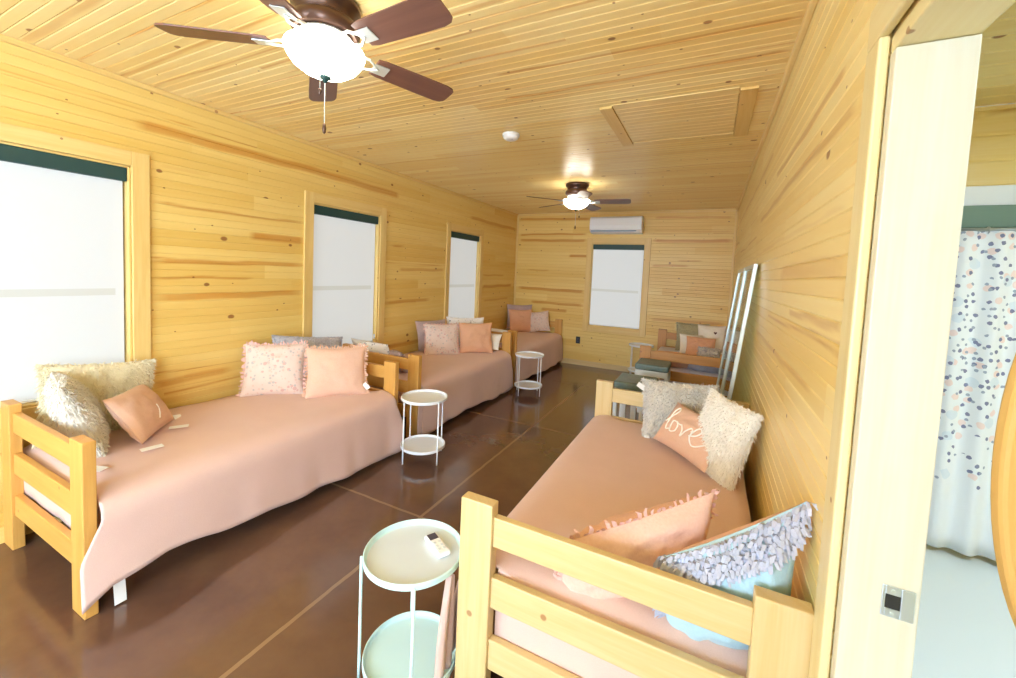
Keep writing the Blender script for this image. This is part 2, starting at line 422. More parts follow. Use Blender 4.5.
# ------------------------------------------------------------------ windows
def window(name, along, a0, a1, wall, rail_z=1.28, z0=W0, z1=W1, shade=M['shade'], lit='sash_shadow', cas=.088, head='green'):
    """along 'y': on the left wall; along 'x': on the back wall (inward -y) ; 'f': front wall (inward +y)"""
    root = struct(empty(name))
    def T(u, d, z):       # d = depth into the room
        if along == 'y': return (wall + d, u, z)
        if along == 'x': return (u, wall - d, z)
        return (u, wall + d, z)
    if along == 'r': T = lambda u, d, z: (wall - d, u, z)
    def bd(nm, u0, u1, d0, d1, za, zb, mat, bev=.003):
        p, q = T(u0, d0, za), T(u1, d1, zb)
        lo = [min(p[i], q[i]) for i in range(3)]; hi = [max(p[i], q[i]) for i in range(3)]
        o = cbox(nm, [hi[i] - lo[i] for i in range(3)], [(hi[i] + lo[i]) / 2 for i in range(3)], mat, root, bev); return o
    lm = M['cy'] if along in 'yr' else M['cx']
    bd('casing', a0 - cas, a0, 0, .018, z0 - cas, z1 + cas, M['cz']); bd('casing', a1, a1 + cas, 0, .018, z0 - cas, z1 + cas, M['cz'])
    bd('casing', a0, a1, 0, .018, z1, z1 + cas, lm); bd('casing', a0, a1, 0, .018, z0 - cas, z0, lm)
    bd('jamb', a0, a0 + .012, -.1, .0, z0, z1, M['cz']); bd('jamb', a1 - .012, a1, -.1, 0, z0, z1, M['cz'])
    bd('jamb', a0, a1, -.1, 0, z1 - .012, z1, lm); bd('sill', a0, a1, -.1, .0, z0, z0 + .014, lm)
    i0, i1 = a0 + .014, a1 - .014
    bd('sash', i0, i1, -.085, -.06, rail_z - .02, rail_z + .02, M['white'])
    for s in ((i0, i0 + .035), (i1 - .035, i1)): bd('sash', s[0], s[1], -.085, -.06, z0 + .015, z1 - .012, M['white'])
    bd('pane', i0, i1, -.08, -.075, z0 + .015, z1 - .012, M['glass'], 0)
    sh = bd('roller_shade', i0, i1 - .012, -.040, -.036, z0 + .02, z1 - .04, shade, 0)
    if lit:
        p = bd('sash_shadow_strip', i0 + .004, i1 - .05, -.0358, -.0352, rail_z - .02, rail_z + .02, M[lit], 0)  # strip painted as the sash rail's shadow on the roller shade
    bd('head_rail', i0, i1, -.055, -.004, z1 - .092, z1 - .012, M[head], .006)
    bd('hem_bar', i0, i1 - .012, -.046, -.030, z0 + .016, z0 + .032, M['white'], .004)
    bd('latch', i1 - .010, i1 + .002, -.03, -.015, z0 + .05, z0 + .10, M['white'], .003)
    return root
for i, (a, b_) in enumerate(WIN): window('window_%d' % (i + 1), 'y', a, b_, XL)
window('window_4', 'x', BWIN[0], BWIN[1], YB)
window('window_5', 'f', -2.75, -.15, YF, 1.4, .75, 2.15, M['daylight'], None)
window('window_7', 'r', -2.35, -.75, XR, 1.4, .75, 2.05, M['daylight'], None)  # unseen window added for cool side light on the near bed

# ------------------------------------------------------------------ doorway to the side room
dr = struct(empty('door_1'))
yj = DOOR[1]
cbox('jamb', (.113, .03, 1.945), (XR + .0575, yj - .0145, .9725), M['jz'], dr)
cbox('jamb', (.113, .03, 1.945), (XR + .0575, DOOR[0] + .0145, .9725), M['jz'], dr)
cbox('head_jamb', (.113, yj - DOOR[0] + .002, .03), (XR + .0575, (yj + DOOR[0]) / 2, 1.961), M['ly'], dr)
zc_ = DOOR[3] + .012
cbox('casing', (.018, .075, zc_), (XR - .009, yj + .0365, zc_ / 2), M['lz'], dr, .005)
cbox('casing', (.018, .075, zc_), (XR - .009, DOOR[0] - .0365, zc_ / 2), M['lz'], dr, .005)
cbox('casing', (.018, yj - DOOR[0] + .148, .085), (XR - .009, (yj + DOOR[0]) / 2, zc_ + .043), M['ly'], dr, .005)
sp = MB()
# strike plate: a plate with a lip and a square latch hole (four bars around the hole)
sp.box((-.024, -.0015, -.030), (-.019, .0015, .030)); sp.box((.004, -.0015, -.030), (.024, .0015, .030))
sp.box((-.019, -.0015, .014), (.004, .0015, .030)); sp.box((-.019, -.0015, -.030), (.004, .0015, -.014))
o = sp.build('strike_plate', M['steel'], dr, .001); o.location = (XR + .082, yj - .0317, .908); o['label'] = 'bluish steel strike plate'
hp = MB(); hp.box((-.0185, -.0006, -.0135), (.0035, .0003, .0135)); h = hp.build('latch_hole', M['black'], o)
for z in (-.022, .022):
    s = MB(); s.tube([(-.008, -.0028, z), (-.008, -.001, z)], .0035, 10); s.build('screw', M['silver'], o)

# ------------------------------------------------------------------ side room contents
cur = empty('floral_curtain', (0, 0, 0))
b = MB(); nx, nz = 120, 20; vs, fs = [], []
cx0, cx1 = 1.14, 2.45
for j in range(nz + 1):
    for i in range(nx + 1):
        u = i / nx; x = cx0 + (cx1 - cx0) * u; z = .04 + 1.80 * j / nz
        vs.append((x, YC - .10 + .018 * math.sin(u * 60) * (1.2 - .5 * j / nz) + .008 * math.sin(u * 23 + 1), z))
for j in range(nz):
    for i in range(nx): a = j * (nx + 1) + i; fs.append((a, a + 1, a + nx + 2, a + nx + 1))
b.add(vs, fs); cl = b.build('cloth', M['curtain'], cur, 0, True)
cl.modifiers.new('solid', 'SOLIDIFY').thickness = .003
b = MB(); b.tube([(cx0 - .03, YC - .10, 1.848), (cx1 + .03, YC - .10, 1.848)], .010, 10); b.build('curtain_rod', M['steel'], cur, 0, True)
for k in range(9):
    b = MB(); x = cx0 + .03 + k * .155; b.tube([(x, YC - .10 + .017 * math.cos(t), 1.846 + .017 * math.sin(t)) for t in [i * 2 * PI / 12 for i in range(13)]], .003, 6, 0, False)
    b.build('ring', M['steel'], cur)
tag(cur, 'white curtain with navy and pink floral print seen through the right doorway', 'curtain')
w6 = struct(empty('window_6'))
cbox('casing', (1.45, .02, .11), (1.80, YC - .010, 2.045), M['white'], w6)
cbox('head_rail', (1.38, .05, .125), (1.80, YC - .03, 1.925), M['sage'], w6, .006)
cbox('jamb', (.07, .02, 1.3), (1.11, YC - .010, 1.35), M['white'], w6); cbox('jamb', (.07, .02, 1.3), (2.49, YC - .010, 1.35), M['white'], w6)
# added panel lamp, out of view, to light the side room and doorway
pl = empty('added_ceiling_lamp', (1.5, 1.2, H))
cbox('frame', (.66, .66, .03), (0, 0, -.016), M['white'], pl); cbox('diffuser', (.60, .60, .012), (0, 0, -.036), M['tube'], pl)
tag(pl, 'added square light panel, out of view on the side room ceiling', 'lamp')
# unidentified rounded orange-brown shape at the frame's right edge, guessed as a mirror back
ov = empty('oval_wooden_piece', (.655, 1.02, 0), math.radians(8))
def ellipse_ring(a, b_, n=64): return [(a * math.cos(2 * PI * i / n), b_ * math.sin(2 * PI * i / n)) for i in range(n)]
def slab(name, ring, y0, y1, zc, mat, parent, bev=.006):
    m = MB(); n = len(ring); vs = [(x, y0, zc + z) for x, z in ring] + [(x, y1, zc + z) for x, z in ring]
    m.add(vs, [tuple(range(n)), tuple(range(n, 2 * n))[::-1]] + [(i, n + i, n + (i + 1) % n, (i + 1) % n) for i in range(n)])
    return m.build(name, mat, parent, bev)
slab('backing', ellipse_ring(.20, .45), -.018, .012, 1.235, M['hz'], ov, .008)
slab('glass', ellipse_ring(.17, .42), .0125, .016, 1.235, M['silver'], ov, 0)
m = MB(); m.lathe([(.014, .012), (.013, .4), (.018, .74), (.016, .79), (.0001, .79)], 16, (.06, 0, 0)); m.build('pole', M['hz'], ov, 0, True)
m = MB(); m.lathe([(.0001, 0), (.13, 0), (.132, .008), (.10, .02), (.02, .03), (.0001, .03)], 32, (.06, 0, 0)); m.build('foot', M['hz'], ov, 0, True)
tag(ov, 'orange brown rounded wooden piece cut off at the right edge in the doorway', 'mirror')

# ------------------------------------------------------------------ beds
BW, BL = .955, 1.85
POST_W, POST_T, POST_H = .12, .045, .742
def bed(x_front, y0, sign, label, mats='t', W=BW):
    """sign +1: front long side faces +x (left row); -1: faces -x (right row). Local x runs from the wall (0) to the front (W)"""
    root = empty('daybed_frame', (x_front - sign * W, y0, 0)); tag(root, label, 'bed', 'wooden beds')
    X = lambda x: sign * x
    for ex in (POST_T / 2, BL - POST_T / 2):
        for px_ in (POST_W / 2, W - POST_W / 2):
            cbox('post', (POST_W, POST_T, POST_H), (X(px_), ex, POST_H / 2), M[mats + 'z'], root, .004)
        for z0, z1 in ((.60, .70), (.39, .495), (.175, .28)):
            cbox('end_rail', (W - 2 * POST_W + .002, .028, z1 - z0), (X(W / 2), ex + (.004 if ex < 1 else -.004), (z0 + z1) / 2), M[mats + 'x'], root, .004)
    for px_ in (.05, W - .035):
        cbox('side_rail', (.028, BL - 2 * POST_T + .002, .13), (X(px_), BL / 2, .285), M[mats + 'y'], root, .004)
    for k in range(9):
        cbox('slat', (W - .12, .07, .018), (X(W / 2 + .005), .16 + k * (BL - .32) / 8, .305), M[mats + 'x'], root, .002)
    return root

def mattress(x_front, y0, sign, label, mat, W=BW):
    o = cbox('mattress', (W - .06, BL - 2 * POST_T - .03, .175), (x_front - sign * (W / 2 + .006), y0 + BL / 2, .4025), mat, None, .05)
    o.modifiers['bevel'].segments = 5
    for p in o.data.polygons: p.use_smooth = True
    return tag(o, label, 'mattress', 'mattresses')

def spread(x_front, y0, sign, label, hem=None, tail=True, tag_strip=False, seed=0, flap=.19, out0=.04):
    """bedspread draped over the mattress: top, rounded front edge, hanging drop, end flaps"""
    rnd = random.Random(seed)
    W = BW; xf = lambda x: x_front - sign * (W - x)      # local x from wall to world
    ya, yb = y0 + POST_T + .008, y0 + BL - POST_T - .008
    ztop = .502
    # section points (local x, z, t) t = progress down the drop 0..1
    sec = []
    for i in range(15): sec.append((.035 + (W - .14 - .035) * i / 14, ztop, 0))
    R = .085
    for i in range(1, 7):
        a = i / 6 * PI / 2; sec.append((W - .14 + (R + .065) * math.sin(a), ztop - R * (1 - math.cos(a)), .03 * i / 6))
    nd = 14
    zs = ztop - R
    for i in range(1, nd + 1): sec.append((W + .012, zs, i / nd))
    ny = 150
    m = MB(); vs, fs = [], []
    ph = [rnd.uniform(0, 6) for _ in range(6)]
    hemf = hem or (lambda y: .07)
    for (lx, z, t) in sec:
        for j in range(ny + 1):
            s = j / ny; y = ya + (yb - ya) * s
            x_, z_, y_ = lx, z, y
            if t == 0 and lx < W - .14:
                z_ += .006 * math.sin(lx * 9 + ph[0] + y * 2.3) * math.sin(y * 5 + ph[1]) + .004 * mnoise.noise((lx * 6, y * 6, seed))
                e = min(s, 1 - s) * (yb - ya); z_ -= .03 * max(0, 1 - e / .10) ** 2
            else:
                fold = math.sin(y * 11 + ph[2]) * .5 + math.sin(y * 23 + ph[3]) * .3 + math.sin(y * 41 + ph[4]) * .15
                fr = .25 + .75 * s ** 2            # folds gather towards the far end
                tt = max(0, t)
                x_ += (.014 + .024 * tt + .018 * fold * tt * fr)
                if t > .03 or z <= zs + 1e-6:
                    z_ = zs + (hemf(y) + .006 * math.sin(y * 17 + ph[5]) - zs) * tt
                out = out0 * min(1, tt * 2.2)
                e0 = max(0, 1 - (y - ya) / .30); e1 = max(0, 1 - (yb - y) / .30)
                y_ += out * (-e0 + e1)
            vs.append((xf(x_), y_, z_))
    n = ny + 1
    for i in range(len(sec) - 1):
        for j in range(ny): a = i * n + j; fs.append((a, a + n, a + n + 1, a + 1))
    # end flaps tucked down between mattress and end rails
    for (jj, yy) in ((0, ya), (ny, yb)):
        d = -1 if jj == 0 else 1
        prev = [i * n + jj for i in range(15)]
        for k in range(1, 5):
            cur_ = []
            for i in range(15):
                v = vs[prev[i]] if k == 1 else vs[cur0[i]]
                q = k / 4
                base = vs[i * n + jj]
                vs.append((base[0], base[1] + d * (.006 * math.sin(q * PI)), base[2] - flap * q - .012 * math.sin(i * 1.1 + ph[0])*q)); cur_.append(len(vs) - 1)
            src = prev if k == 1 else cur0
            for i in range(14): fs.append((src[i], src[i + 1], cur_[i + 1], cur_[i]))
            cur0 = cur_
    m.add(vs, fs)
    o = m.build('bedspread', M['spread'], None, 0, True)
    so = o.modifiers.new('solid', 'SOLIDIFY'); so.thickness = .004; so.offset = 1
    tag(o, label, 'bedspread', 'pink bedspreads')
    if tail:      # the corner of cloth that hangs past the near post
        t = MB(); tv = []; rows = 10
        for k in range(rows + 1):
            q = k / rows; z = .455 - .40 * q; w = .018 + .055 * math.sin(min(1, q * 1.15) * PI * .62)
            for c in range(7):
                u = c / 6 - .5
                tv.append((xf(W + .030 + .012 * math.cos(c * 1.9) + .01 * q), ya - .052 + u * 2 * w * .55 - .010 * q, z - .02 * abs(u) * q))
        tf = [(k * 7 + c, k * 7 + c + 1, (k + 1) * 7 + c + 1, (k + 1) * 7 + c) for k in range(rows) for c in range(6)]
        t.add(tv, tf); to = t.build('hanging_corner', M['spread'], o, 0, True)
        to.modifiers.new('solid', 'SOLIDIFY').thickness = .006
    if tag_strip:
        t = MB(); t.add([(xf(W + .003), y0 + .085, .20), (xf(W + .003), y0 + .125, .20), (xf(W + .02), y0 + .128, .008), (xf(W + .02), y0 + .088, .008)], [(0, 1, 2, 3)])
        to = t.build('care_tag', M['paper'], o); to.modifiers.new('solid', 'SOLIDIFY').thickness = .002; to['label'] = 'white fabric tag below the hem'
    return o

B1, B2, B3, BN, BR = (-2.2, .67), (-2.22, 2.79), (-2.225, 4.77), (-.703, 1.13), (-.672, 4.765)
bed(*B1, 1, 'honey pine bed frame nearest the camera in the left row, under the first window')
bed(*B2, 1, 'honey pine bed frame in the middle of the left row beneath the third window', W=.93)
bed(*B3, 1, 'honey pine bed frame at the far end of the left row in the back corner', W=.92)
bed(*BN, -1, 'pale pine bed frame in the right foreground with its slatted footboard towards us', 'p', W=.97)
bed(*BR, -1, 'orange brown pine bed frame in the far right corner behind the glass panels', 'o', W=.93)
mattress(*B1, 1, 'mattress under the pink spread of the nearest left bed, seen between its end rails', M['mat'])
mattress(*B2, 1, 'mattress under the pink spread of the middle left bed', M['mat'], .93)
mattress(*B3, 1, 'mattress under the pink spread of the back corner left bed', M['mat'], .92)
mattress(*BN, -1, 'mattress under the pink spread of the right foreground bed', M['mat'])
mattress(*BR, -1, 'white lavender sheeted bare mattress on the far right corner bed', M['sheet'], .93)
def hem1(y):
    pts = [(.6, .095), (.72, .06), (.80, .13), (.95, .155), (1.15, .12), (1.45, .09), (1.85, .062), (2.4, .03), (2.6, .03)]
    for (a, za), (b_, zb) in zip(pts, pts[1:]):
        if y <= b_: return za + (zb - za) * max(0, (y - a) / (b_ - a))
    return .03
spread(*B1, 1, 'rose pink bedspread hanging to the floor on the nearest left bed', hem1, False, True, 1, .21, .075)
spread(*B2, 1, 'rose pink bedspread on the middle left bed between two round side tables', lambda y: .05 + .02 * math.sin(y * 4), True, False, 2)
spread(*B3, 1, 'rose pink bedspread on the left bed in the back corner', lambda y: .05 + .015 * math.sin(y * 4), True, False, 3)
spread(*BN, -1, 'rose pink bedspread on the right foreground bed', lambda y: .12, True, False, 4, .33)

# ------------------------------------------------------------------ pillows
def pillow_fn(w, h, t, seed, wr=.010, pin=.07, sh=(0, 0)):
    def f(u, v, side):
        x = w / 2 * u * (1 - pin * (1 - v * v)); z = h / 2 * v * (1 - pin * (1 - u * u))
        z += u * (sh[0] + sh[1] * v)
        th = t / 2 * (max(0, (1 - u ** 2) * (1 - v ** 2))) ** .48
        edge = min(1, 3 * min(1 - abs(u), 1 - abs(v)))
        th += wr * edge * (mnoise.noise((u * 2.6 + seed, v * 2.6, side * 3)) + .5 * mnoise.noise((u * 6 + seed, v * 6, side * 5 + 2)))
        crease = math.sin(4 * math.atan2(v, u)) * .5
        th += wr * .5 * crease * edge * max(abs(u), abs(v)) ** 2
        return Vector((x, -side * max(th, .0005), z))
    return f

def place(o, c, yaw, lean, roll=0):
    o.location = c
    o.rotation_mode = 'QUATERNION'
    R_ = Matrix.Rotation(math.radians(yaw), 3, 'Z') @ Matrix.Rotation(math.radians(-lean), 3, 'X') @ Matrix.Rotation(math.radians(-roll), 3, 'Y')
    o.rotation_quaternion = R_.to_quaternion()
    return o

def pillow(label, c, yaw, lean, w, h, t, mat, roll=0, fringe=None, fur=None, back=None, seed=None, wr=.010, n=28, group=None, tags=(), pin=.07, extra=None, fl=.028, name='pillow', sh=(0, 0)):
    seed = seed if seed is not None else random.random() * 50
    f = pillow_fn(w, h, t, seed, wr, pin, sh)
    rnd = random.Random(int(seed * 100))
    m = MB()
    for side in (1, -1):
        vs = [f(-1 + 2 * i / n, -1 + 2 * j / n, side) for j in range(n + 1) for i in range(n + 1)]
        fs = [(j * (n + 1) + i, j * (n + 1) + i + 1, (j + 1) * (n + 1) + i + 1, (j + 1) * (n + 1) + i) for j in range(n) for i in range(n)]
        m.add(vs, fs, 0 if side == 1 else 1)
    o = m.build(name, [mat, back or mat], None, 0, True)
    tag(o, label, 'pillow', group or 'pillows on the beds')
    place(o, c, yaw, lean, roll)
    if fringe:
        b = MB()
        per = []
        k = int((w + h) * 2 / .016)
        for i in range(k):
            s = 4 * i / k; e = int(s); q = 2 * (s - e) - 1
            u, v, du, dv = ((q, -1, 0, -1), (1, q, 1, 0), (-q, 1, 0, 1), (-1, -q, -1, 0))[e]
            p = f(u, v, 1); p.y = 0
            d = Vector((du, 0, dv)); tn = Vector((dv, 0, du))
            L = fl * rnd.uniform(.6, 1.3); ww = .0055 * rnd.uniform(.7, 1.5)
            d1 = (d + Vector((rnd.uniform(-.5, .5), rnd.uniform(-.7, .7), rnd.uniform(-.5, .5)))).normalized()
            d2 = (d1 + Vector((rnd.uniform(-.8, .8), rnd.uniform(-.8, .8), rnd.uniform(-.8, .4)))).normalized()
            a = p - tn * ww; c_ = p + tn * ww
            p1 = p + d1 * L * .55; p2 = p1 + d2 * L * .45
            off = Vector((0, .003, 0))
            b.add([a, c_, p1 + tn * ww, p1 - tn * ww, p2 + tn * ww * .6, p2 - tn * ww * .6, a + off, c_ + off, p1 + tn * ww + off, p1 - tn * ww + off],
                  [(0, 1, 2, 3), (3, 2, 4, 5), (6, 7, 8, 9)])
        b.build('fringe', fringe, o)
    if fur:
        fm, cnt, L = fur; b = MB()
        for i in range(cnt):
            u, v = rnd.uniform(-1, 1), rnd.uniform(-1, 1)
            if rnd.random() < .15: u = rnd.choice((-1, 1)) * rnd.uniform(.94, 1)
            elif rnd.random() < .15: v = rnd.choice((-1, 1)) * rnd.uniform(.94, 1)
            side = rnd.choice((1, 1, -1)); p = f(u, v, side)
            nn = Vector((u * .7, -side * .9 * (1 - max(abs(u), abs(v)) ** 4), v * .7))
            nn = (nn * .55 + Vector((rnd.uniform(-.45, .45), rnd.uniform(-.25, .25), rnd.uniform(-1.1, -.1)))).normalized()
            l = L * rnd.uniform(.5, 1.2); tt = nn.cross(Vector((rnd.uniform(-1, 1), rnd.uniform(-1, 1), rnd.uniform(-1, 1)))).normalized() * .0028
            mid = p + nn * l * .6; tip = p + nn * l + Vector((0, 0, -l * .25))
            b.add([p - tt, p + tt, mid + tt * .8, mid - tt * .8, tip], [(0, 1, 2, 3), (3, 2, 4)])
        fo = b.build('fur', fm, o); fo['kind'] = 'stuff'
    for (u, v, ang) in tags:
        p = f(u, v, 1); b = MB()
        d = Vector((math.cos(ang), -.25, math.sin(ang))); s_ = Vector((-math.sin(ang), 0, math.cos(ang)))
        a = p + d * .004
        b.add([a - s_ * .016, a + s_ * .016, a + s_ * .016 + d * .055, a - s_ * .016 + d * .055], [(0, 1, 2, 3)])
        q = b.build('paper_tag', M['paper'], o); q.modifiers.new('solid', 'SOLIDIFY').thickness = .0015
        q['label'] = 'white paper tag'
    if extra: extra(o, f)
    return o

# --- nearest left bed
pillow('white floral fringed pillow on the nearest left bed, left of the peach one', (-2.93, 1.96, .685), 46, 22, .42, .40, .13, M['floral'], fringe=M['rosef'], seed=1)
pillow('plain peach fringed pillow beside the floral one on the nearest left bed', (-2.54, 2.20, .68), 50, 20, .43, .38, .13, M['peachl'], fringe=M['peachl'], seed=2, tags=[(.95, -.55, -.9)])
pillow('blue grey plush pillow lying behind the floral and peach pillows below the second window', (-2.985, 2.30, .73), 80, 14, .60, .33, .13, M['bluegrey'], fur=(M['bluegrey'], 4200, .013), seed=3, roll=-7)
pillow('olive cream shaggy pillow against the first window on the nearest left bed', (-3.02, 1.00, .70), 88, 14, .48, .40, .14, M['tan'], fur=(M['tan'], 5200, .024), seed=4, roll=-6)
pillow('greyish white fluffy pillow leaning on the near end rails of the nearest left bed', (-2.86, .855, .685), 168, 20, .46, .42, .15, M['greyl'], fur=(M['greyl'], 5000, .022), seed=5)
def lettering(strokes, th=.004):
    def ex(o, f):
        for st in strokes:
            b = MB(); pts = []
            for (u, v) in st:
                p = f(u, v, 1); pts.append(p + Vector((0, -.002, 0)))
            sm = []
            for i in range(len(pts) - 1):
                p0, p1, p2, p3 = pts[max(i - 1, 0)], pts[i], pts[i + 1], pts[min(i + 2, len(pts) - 1)]
                for k in range(5):
                    t = k / 5; sm.append(.5 * ((2 * p1) + (p2 - p0) * t + (2 * p0 - 5 * p1 + 4 * p2 - p3) * t * t + (3 * p1 - p0 - 3 * p2 + p3) * t ** 3))
            sm.append(pts[-1]); b.tube(sm, th, 6)
            b.build('lettering', M['thread'], o, 0, True)['label'] = 'white script lettering'
    return ex
LOVE = [[(-.80, -.05), (-.62, .25), (-.50, .62), (-.58, .78), (-.66, .55), (-.66, .05), (-.60, -.35), (-.48, -.30)],
        [(-.26, .12), (-.40, .10), (-.46, -.15), (-.36, -.38), (-.22, -.28), (-.20, .0), (-.28, .14), (-.14, .08), (-.04, .10)],
        [(-.04, .10), (.04, -.10), (.08, -.36), (.16, -.05), (.24, .18), (.32, .12), (.30, .02)],
        [(.34, -.16), (.50, -.02), (.58, .22), (.50, .36), (.40, .18), (.38, -.16), (.46, -.42), (.62, -.40), (.82, -.12)]]
pillow('small blush lumbar pillow on the nearest left bed beside the grey and cream fluffy ones', (-2.80, 1.10, .635), 141, 34, .44, .29, .13, M['peachl'], seed=6, roll=-4, extra=lettering([[(-.1, -.6), (0, -.35), (.06, -.05)]], .003), tags=[(.96, -.9, -.4)])
for i, (x, y, r, l) in enumerate([(-2.47, .80, 20, 'white paper slip on the nearest left bed beside its near end post'), (-2.72, 1.24, 60, 'white paper slip on the pink spread right of the blush lumbar pillow'), (-2.52, 1.03, 80, 'white paper slip on the pink spread in front of the blush lumbar pillow')]):
    b = MB(); b.box((-.045, -.022, 0), (.045, .022, .0015)); o = b.build('paper_slip', M['paper']); o.location = (x, y, .517); o.rotation_euler = (0, 0, math.radians(r)); tag(o, l, 'paper tag', 'paper slips on the nearest left bed')
# --- middle left bed
pillow('white floral fringed pillow on the middle left bed', (-2.80, 3.93, .675), 47, 20, .40, .38, .12, M['floral'], fringe=M['rosef'], seed=11, fl=.02)
pillow('plain peach pillow beside the floral one on the middle left bed', (-2.53, 4.26, .685), 42, 18, .42, .38, .13, M['peach'], seed=12)
pillow('dusty lavender pillow half hidden behind the floral one on the middle left bed', (-3.02, 4.04, .70), 74, 14, .46, .36, .12, M['lav'], seed=13)
pillow('grey dotted white pillow behind the peach one beneath the third window', (-2.84, 4.50, .705), 38, 10, .50, .38, .12, M['dots'], seed=14)
pillow('cream plush pillow resting on the far end rails of the middle left bed', (-2.50, 4.50, .62), 5, 30, .36, .22, .11, M['cream'], seed=15)
pillow('white and grey patterned pillow on the near end of the middle left bed', (-2.90, 2.955, .635), 176, 26, .52, .33, .13, M['dots'], seed=16)
pillow('brownish grey plush pillow low behind the near end rails of the middle left bed', (-2.66, 3.0, .60), 172, 40, .34, .30, .13, M['lav'], fur=(M['lav'], 900, .02), seed=17)
# --- back corner bed
pillow('plain peach pillow on the back corner left bed', (-2.85, 6.27, .69), 45, 16, .42, .40, .13, M['peach'], seed=21)
pillow('pale floral pillow tilted against the plain peach one on the back corner bed', (-2.60, 6.45, .685), 22, 20, .38, .36, .12, M['floral'], seed=22, roll=8)
pillow('dusty lavender plush pillow standing behind the peach one in the back corner', (-2.96, 6.45, .735), 40, 6, .46, .44, .12, M['lav'], seed=23)
pillow('cream pillow lying on the near end of the back corner bed', (-2.62, 4.95, .625), 176, 36, .46, .24, .12, M['cream'], seed=24)
# --- right foreground bed
pillow('shaggy grey pillow leaning on the far headboard of the right foreground bed', (-.125, 2.775, .675), 14, 22, .45, .36, .15, M['greyl'], fur=(M['grey'], 6500, .024), seed=31, tags=[(-.9, -.95, -1.4), (-.98, .6, 2.6)])
pillow('blush lumbar pillow with white script lettering in front of the shaggy grey one', (-.05, 2.475, .64), -49, 36, .44, .27, .13, M['peachl'], seed=32, roll=0, extra=lettering(LOVE, .0042))
pillow('white furry pillow propped against the right wall on the foreground bed', (.10, 2.365, .695), -54, 16, .36, .41, .13, M['cream'], fur=(M['cream'], 6500, .021), seed=33, roll=-4)
pillow('pink gauze fringed pillow near the footboard of the right foreground bed', (-.17, 1.375, .58), 36, -8, .52, .29, .20, M['pinkf'], fringe=M['rosef'], seed=34, sh=(.06, .02), back=M['peach'], wr=.024)  # one fabric: peach back holds warm light, pink front cool light
def tassels(o, f):
    rnd = random.Random(5); b = MB()
    for row, dv in ((0, .99), (1, .90), (2, .80), (3, .68)):
        for i in range(46):
            u = -1 + 2 * i / 45; p = f(u, dv, 1)
            for k in range(3):
                d = Vector((rnd.uniform(-.6, .6), -.7 - rnd.random() * .5, rnd.uniform(-.9, .6))).normalized(); L = rnd.uniform(.024, .042)
                s_ = Vector((1, 0, rnd.uniform(-.5, .5))).normalized() * .0036
                q = p + d * L * .6; e = q + (d + Vector((0, .2, -.9))).normalized() * L * .5
                b.add([p - s_, p + s_, q + s_ * 1.3, q - s_ * 1.3, e + s_, e - s_], [(0, 1, 2, 3), (3, 2, 4, 5)])
    for i in range(34):
        v = -1 + 2 * i / 33; p = f(-.97, v, 1)
        for k in range(2):
            d = Vector((-.8, rnd.uniform(-.9, .1), rnd.uniform(-.8, .4))).normalized(); L = rnd.uniform(.025, .045)
            s_ = Vector((0, .3, 1)).normalized() * .0045; q = p + d * L * .6; e = q + (d + Vector((0, 0, -.9))).normalized() * L * .5
            b.add([p - s_, p + s_, q + s_ * 1.2, q - s_ * 1.2, e + s_, e - s_], [(0, 1, 2, 3), (3, 2, 4, 5)])
    b.build('frill', M['frill'], o)['label'] = 'ragged lavender white frill'
pillow('pale blue pillow with ragged white frill by the footboard and right wall', (.092, 1.278, .635), 4, -5, .33, .36, .17, M['blue'], seed=35, sh=(.09, .045), back=M['peach'], wr=.014, extra=tassels)  # peach back puts the warm ceiling light into the colour
# --- far right corner bed
pillow('olive grey shaggy pillow against the far headboard of the far right bed', (-.19, 6.40, .69), 8, 20, .44, .42, .14, M['olive'], fur=(M['olive'], 2600, .02), seed=41)
def heart(o, f):
    b = MB(); vs = []
    for i in range(24):
        t = 2 * PI * i / 24; vs.append((.016 * 1.3 * math.sin(t) ** 3, (13 * math.cos(t) - 5 * math.cos(2 * t) - 2 * math.cos(3 * t) - math.cos(4 * t)) / 16 * .021))
    p = f(.25, .42, 1); b.add([(p.x + x, p.y - .004, p.z + z) for x, z in vs] + [(p.x + x, p.y + .004, p.z + z) for x, z in vs],
          [tuple(range(24)), tuple(range(24, 48))[::-1]] + [(i, 24 + i, 24 + (i + 1) % 24, (i + 1) % 24) for i in range(24)])
    b.build('emblem', M['heart'], o)['label'] = 'dark red patch'
pillow('cream pillow with a small dark red patch on the far right bed', (.055, 6.34, .69), 4, 20, .36, .42, .14, M['cream'], seed=42, extra=heart)
pillow('small pale cream pillow in front of the olive shaggy one on the far bed', (-.19, 6.10, .63), 10, 24, .30, .28, .12, M['cream'], seed=43)
pillow('peach pillow in front of the cream ones on the far right bed', (-.07, 5.90, .63), 0, 34, .36, .30, .13, M['peach'], seed=44)
pillow('small grey tasselled cushion lying on the peach pillow of the far right bed', (.03, 5.62, .595), -10, 46, .26, .20, .10, M['grey'], fur=(M['bluegrey'], 700, .03), seed=45, name='cushion')
pillow('blue grey plush pillow behind the second footboard rail of the far right bed', (.03, 4.99, .575), 182, 52, .42, .26, .12, M['bluegrey'], fur=(M['bluegrey'], 700, .016), seed=46)
pillow('flat peach pillow behind the footboard of the far right bed', (-.33, 5.02, .585), 178, 46, .34, .28, .12, M['peach'], seed=47)

